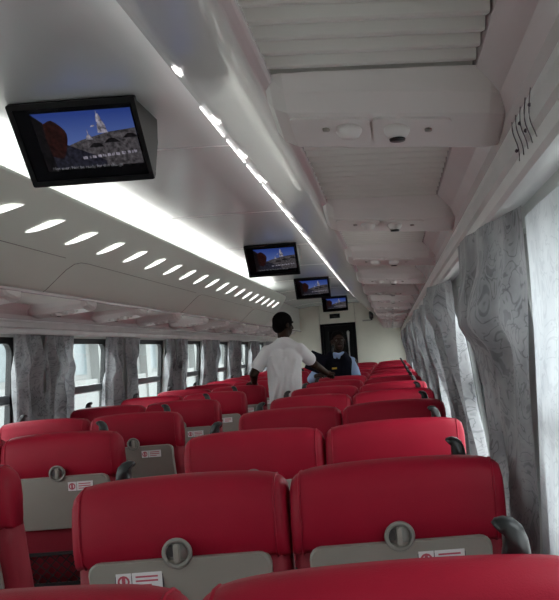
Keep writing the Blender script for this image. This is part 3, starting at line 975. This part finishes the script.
# --- man in the white tee shirt, standing in the aisle, back to the camera
mx, my = 0.0, 7.25
hb, HP, hrot = head((.006, 7.275, 1.722), math.radians(-48), math.radians(-4))
Lsh, Lel, Lwr = Vector((-.185, 7.25, 1.47)), Vector((-.300, 7.17, 1.27)), Vector((-.335, 7.36, 1.185))
Rsh, Rel, Rwr = Vector((.160, 7.27, 1.47)), Vector((.255, 7.45, 1.315)), Vector((.345, 7.72, 1.215))
torso = [('l', [(-.02, 7.24, 1.03), (-.02, 7.25, 1.18), (-.014, 7.25, 1.32)], [.115, .118, .125]),
         ('e', (-.07, 7.25, 1.36), (.11, .10, .15)), ('e', (.05, 7.25, 1.36), (.11, .10, .15)),
         ('l', [(-.165, 7.25, 1.475), (-.06, 7.255, 1.52), (-.01, 7.26, 1.53)], [.055, .055, .06]), ('l', [(.14, 7.265, 1.475), (.04, 7.26, 1.52), (-.01, 7.26, 1.53)], [.055, .055, .06])]
legs = [('l', [(-.09, 7.24, 1.00), (-.10, 7.26, .55), (-.10, 7.22, .10)], [.090, .058, .042]), ('l', [(.06, 7.24, 1.00), (.08, 7.29, .55), (.08, 7.27, .10)], [.090, .058, .042])]
arms = [('l', [Lsh, Lel, Lwr], [.046, .043, .030]), ('l', [Rsh, Rel, Rwr], [.046, .043, .030])]
lh = hand(Lwr, (-.35, .8, -.25), (0, -.2, -1), 1, .5)
rh = hand(Rwr, (.25, .9, -.18), (0, -.1, -1), -1, .6)
feet = [('l', [(-.10, 7.20, .05), (-.11, 7.38, .035)], [.045, .035]), ('l', [(.08, 7.25, .05), (.09, 7.43, .035)], [.045, .035])]
shr = lambda bl, f: [(b[0], b[1], tuple(x * f for x in b[2]), *b[3:]) if b[0] == 'e' else (b[0], b[1], [x * f for x in b[2]]) for b in bl]
neck = [('l', [(-.004, 7.275, 1.56), (.0, 7.268, 1.66)], [.054, .064])]
man = obj('person', blob_mesh('person_body', hb + neck + arms + lh + rh + shr(torso, .74) + shr(legs, .85) + shr(feet, .8), 'skin_d', .0065, 3))
tag(man, 'person in white t-shirt standing in the aisle, back turned, arms on seats', 'person')
hem = [('l', [(-.075, 7.24, .99), (-.08, 7.245, 1.20), (-.085, 7.25, 1.38)], [.105, .105, .10]), ('l', [(.04, 7.24, .99), (.045, 7.245, 1.20), (.06, 7.25, 1.38)], [.105, .105, .10]), ('l', [(-.10, 7.25, 1.50), (.0, 7.258, 1.562), (.09, 7.26, 1.50)], [.058, .062, .058])]
slv = [('l', [Lsh + Vector((.02, 0, .0)), Lsh.lerp(Lel, .62)], [.070, .066]), ('l', [Rsh + Vector((-.02, 0, 0)), Rsh.lerp(Rel, .62)], [.070, .066])]
# loose back folds of the shirt
folds = [('l', [(-.12, 7.155, 1.42), (-.055, 7.136, 1.22), (-.12, 7.136, 1.02)], [.018, .020, .018]), ('l', [(.01, 7.155, 1.40), (-.01, 7.134, 1.22), (-.045, 7.132, 1.02)], [.016, .020, .018]),
         ('l', [(.11, 7.165, 1.38), (.055, 7.14, 1.20), (.075, 7.138, 1.02)], [.018, .020, .018])]
obj('shirt', blob_mesh('shirt', torso + hem + slv + folds, 'tee', .009, 3), man)
obj('trousers', blob_mesh('trousers', legs + [('e', (-.02, 7.245, .97), (.155, .115, .12))], 'jeans', .012, 4), man)
obj('shoes', blob_mesh('shoes', feet, 'shoe', .008, 3), man)
obj('hair', blob_mesh('hair', [('e', HP(0, -.016, .034), (.084, .104, .096), hrot), ('e', HP(0, -.055, -.01), (.074, .062, .075), hrot)], 'hair', .006, 3), man)

# --- attendant in blue shirt and dark waistcoat, standing between the seat rows, facing the camera
ax_, ay = .41, 8.62
hb, HP, hrot = head((.428, 8.60, 1.535), PI - math.radians(-12), math.radians(4))
T = Vector((0.40, 8.64, 0))
def o3(x, y, z): return (T.x + x, T.y + y, z)
torso = [('l', [o3(0, 0, .88), o3(0, 0, 1.05), o3(0, .0, 1.2)], [.12, .115, .12]), ('e', o3(-.07, 0, 1.21), (.105, .095, .13)), ('e', o3(.07, 0, 1.21), (.105, .095, .13)),
         ('l', [o3(-.165, 0, 1.305), o3(-.05, 0, 1.355), o3(0, 0, 1.37)], [.052, .052, .058]), ('l', [o3(.165, 0, 1.295), o3(.05, 0, 1.35), o3(0, 0, 1.37)], [.052, .052, .058])]
legs = [('l', [o3(-.08, 0, .86), o3(-.085, -.03, .48), o3(-.085, 0, .09)], [.088, .058, .042]), ('l', [o3(.08, 0, .86), o3(.085, -.03, .48), o3(.085, 0, .09)], [.088, .058, .042])]
feet = [('l', [o3(-.085, .03, .045), o3(-.09, -.14, .035)], [.042, .034]), ('l', [o3(.085, .03, .045), o3(.09, -.14, .035)], [.042, .034])]
# her right arm (image left) reaches out to the aisle, the other hangs bent
S1, E1, W1 = Vector(o3(-.18, 0, 1.30)), Vector(o3(-.30, -.10, 1.13)), Vector(o3(-.22, -.30, 1.17))
S2, E2, W2 = Vector(o3(.18, 0, 1.29)), Vector(o3(.225, -.02, 1.06)), Vector(o3(.04, -.20, 1.10))
arms = [('l', [S1, E1, W1], [.048, .040, .027]), ('l', [S2, E2, W2], [.048, .040, .027])]
h1 = hand(W1, (.75, -.5, .05), (0, .1, -1), 1, .6); h2 = hand(W2, (-.9, -.2, .05), (0, .1, -1), -1, .6)
neck = [('l', [o3(0, 0, 1.36), (.425, 8.615, 1.48)], [.056, .05])]
att = obj('person', blob_mesh('person_body', hb + neck + arms + h1 + h2 + shr(torso, .78) + shr(legs, .85) + shr(feet, .8), 'skin_d', .0065, 3))
tag(att, 'person in light blue shirt and dark waistcoat standing behind the seats, facing the camera', 'person')
sl1 = [('l', [S1 + Vector((.02, 0, 0)), E1, E1.lerp(W1, .75)], [.062, .054, .042]), ('l', [S2 - Vector((.02, 0, 0)), E2, E2.lerp(W2, .75)], [.062, .054, .042])]
obj('shirt', blob_mesh('shirt', torso + sl1 + [('l', [(.425 - .05, 8.60, 1.40), (.425, 8.56, 1.385), (.425 + .05, 8.60, 1.40)], [.022, .018, .022]), ('l', [o3(-.055, .02, 1.395), o3(0, .055, 1.40), o3(.055, .02, 1.395)], [.025, .025, .025])], 'bluecloth', .009, 3), att)
vest = [('l', [o3(-.075, -.016, 1.385), o3(-.105, -.035, 1.30), o3(-.07, -.03, 1.15)], [.048, .072, .088]), ('l', [o3(.075, -.016, 1.38), o3(.105, -.035, 1.295), o3(.07, -.03, 1.15)], [.048, .072, .088]),
        ('l', [o3(-.02, -.012, 1.24), o3(0, -.012, 1.12), o3(0, -.012, .95)], [.112, .128, .132]), ('l', [o3(-.09, .02, 1.34), o3(-.09, .04, 1.15)], [.062, .075]), ('l', [o3(.09, .02, 1.33), o3(.09, .04, 1.15)], [.062, .075])]
obj('waistcoat', blob_mesh('waistcoat', vest, 'vest', .009, 3), att)
bm = bmesh.new(); add_box(bm, (-.028, -.006, -.010), (.028, .006, .010)); bmesh.ops.bevel(bm, geom=bm.edges[:], offset=.003, segments=1, affect='EDGES')
obj('name_badge', from_bm('name_badge', bm, 'gold'), att, o3(-.03, -.140, 1.235), (.15, 0, 0))
obj('trousers', blob_mesh('trousers', legs + [('e', o3(0, 0, .86), (.15, .115, .12))], 'vest', .012, 4), att)
obj('shoes', blob_mesh('shoes', feet, 'shoe', .008, 3), att)
obj('hair', blob_mesh('hair', [('e', HP(0, -.022, .042), (.080, .096, .088), hrot), ('e', HP(0, -.06, -.005), (.068, .058, .07), hrot)], 'hair', .006, 3), att)
for ex in (-.031, .031):
    bm = bmesh.new(); bmesh.ops.create_uvsphere(bm, u_segments=10, v_segments=8, radius=.011, matrix=Matrix.Translation(HP(ex, .077, .008))); e = obj('eye', from_bm('eye', bm, 'eye', True), att)
    bm = bmesh.new(); bmesh.ops.create_uvsphere(bm, u_segments=8, v_segments=6, radius=.006, matrix=Matrix.Translation(HP(ex, .084, .008))); obj('iris', from_bm('iris', bm, 'black', True), e)
bm = bmesh.new(); bmesh.ops.create_uvsphere(bm, u_segments=12, v_segments=8, radius=1, matrix=Matrix.Translation(HP(0, .083, -.058)) @ hrot @ Matrix.Diagonal((.026, .010, .009, 1)))
obj('mouth', from_bm('mouth', bm, 'lip', True), att)

# dark folder held between them
bg = empty('folder', (.14, 8.40, 1.24)); tag(bg, 'dark open folder held up between the two people', 'folder')
bm = bmesh.new(); add_box(bm, (-.10, -.012, -.02), (.10, .012, .20)); bmesh.ops.bevel(bm, geom=bm.edges[:], offset=.006, segments=2, affect='EDGES')
obj('cover', from_bm('cover', bm, 'vest'), bg, (0, 0, 0), (math.radians(-12), math.radians(26), 0))
bm = bmesh.new(); add_box(bm, (-.092, .012, -.012), (.092, .018, .190))
obj('pages', from_bm('pages', bm, 'dgrey'), bg, (0, 0, 0), (math.radians(-12), math.radians(26), 0))

# ------------------------------------------------------------------ outside
tag(obj('ground', box_me('ground', (-60, -40, -1.3), (60, 90, -1.2), 'concrete')), kind='structure')
bd = empty('station_building', (-11, 0, -1.2)); tag(bd, 'pale station building with tall windows seen through the far windows', 'building')
obj('wall', box_me('wall', (-3, 6, 0), (0, 70, 4.2), 'bldg'), bd)
obj('plinth', box_me('plinth', (0, 6, 0), (.25, 70, 2.2), 'bldg'), bd)
obj('roof', box_me('roof', (-3.4, 5.4, 4.2), (.8, 70.6, 4.6), 'bldg'), bd)
pil = box_me('pilaster', (0, -.3, 0), (.35, .3, 4.2), 'bldg'); wn_ = box_me('window', (-.02, -.7, 2.4), (.03, .7, 3.9), 'bldgwin')
for k in range(22):
    obj('pilaster', pil, bd, (0, 7 + k * 2.9, 0)); obj('window', wn_, bd, (0, 8.45 + k * 2.9, 0))
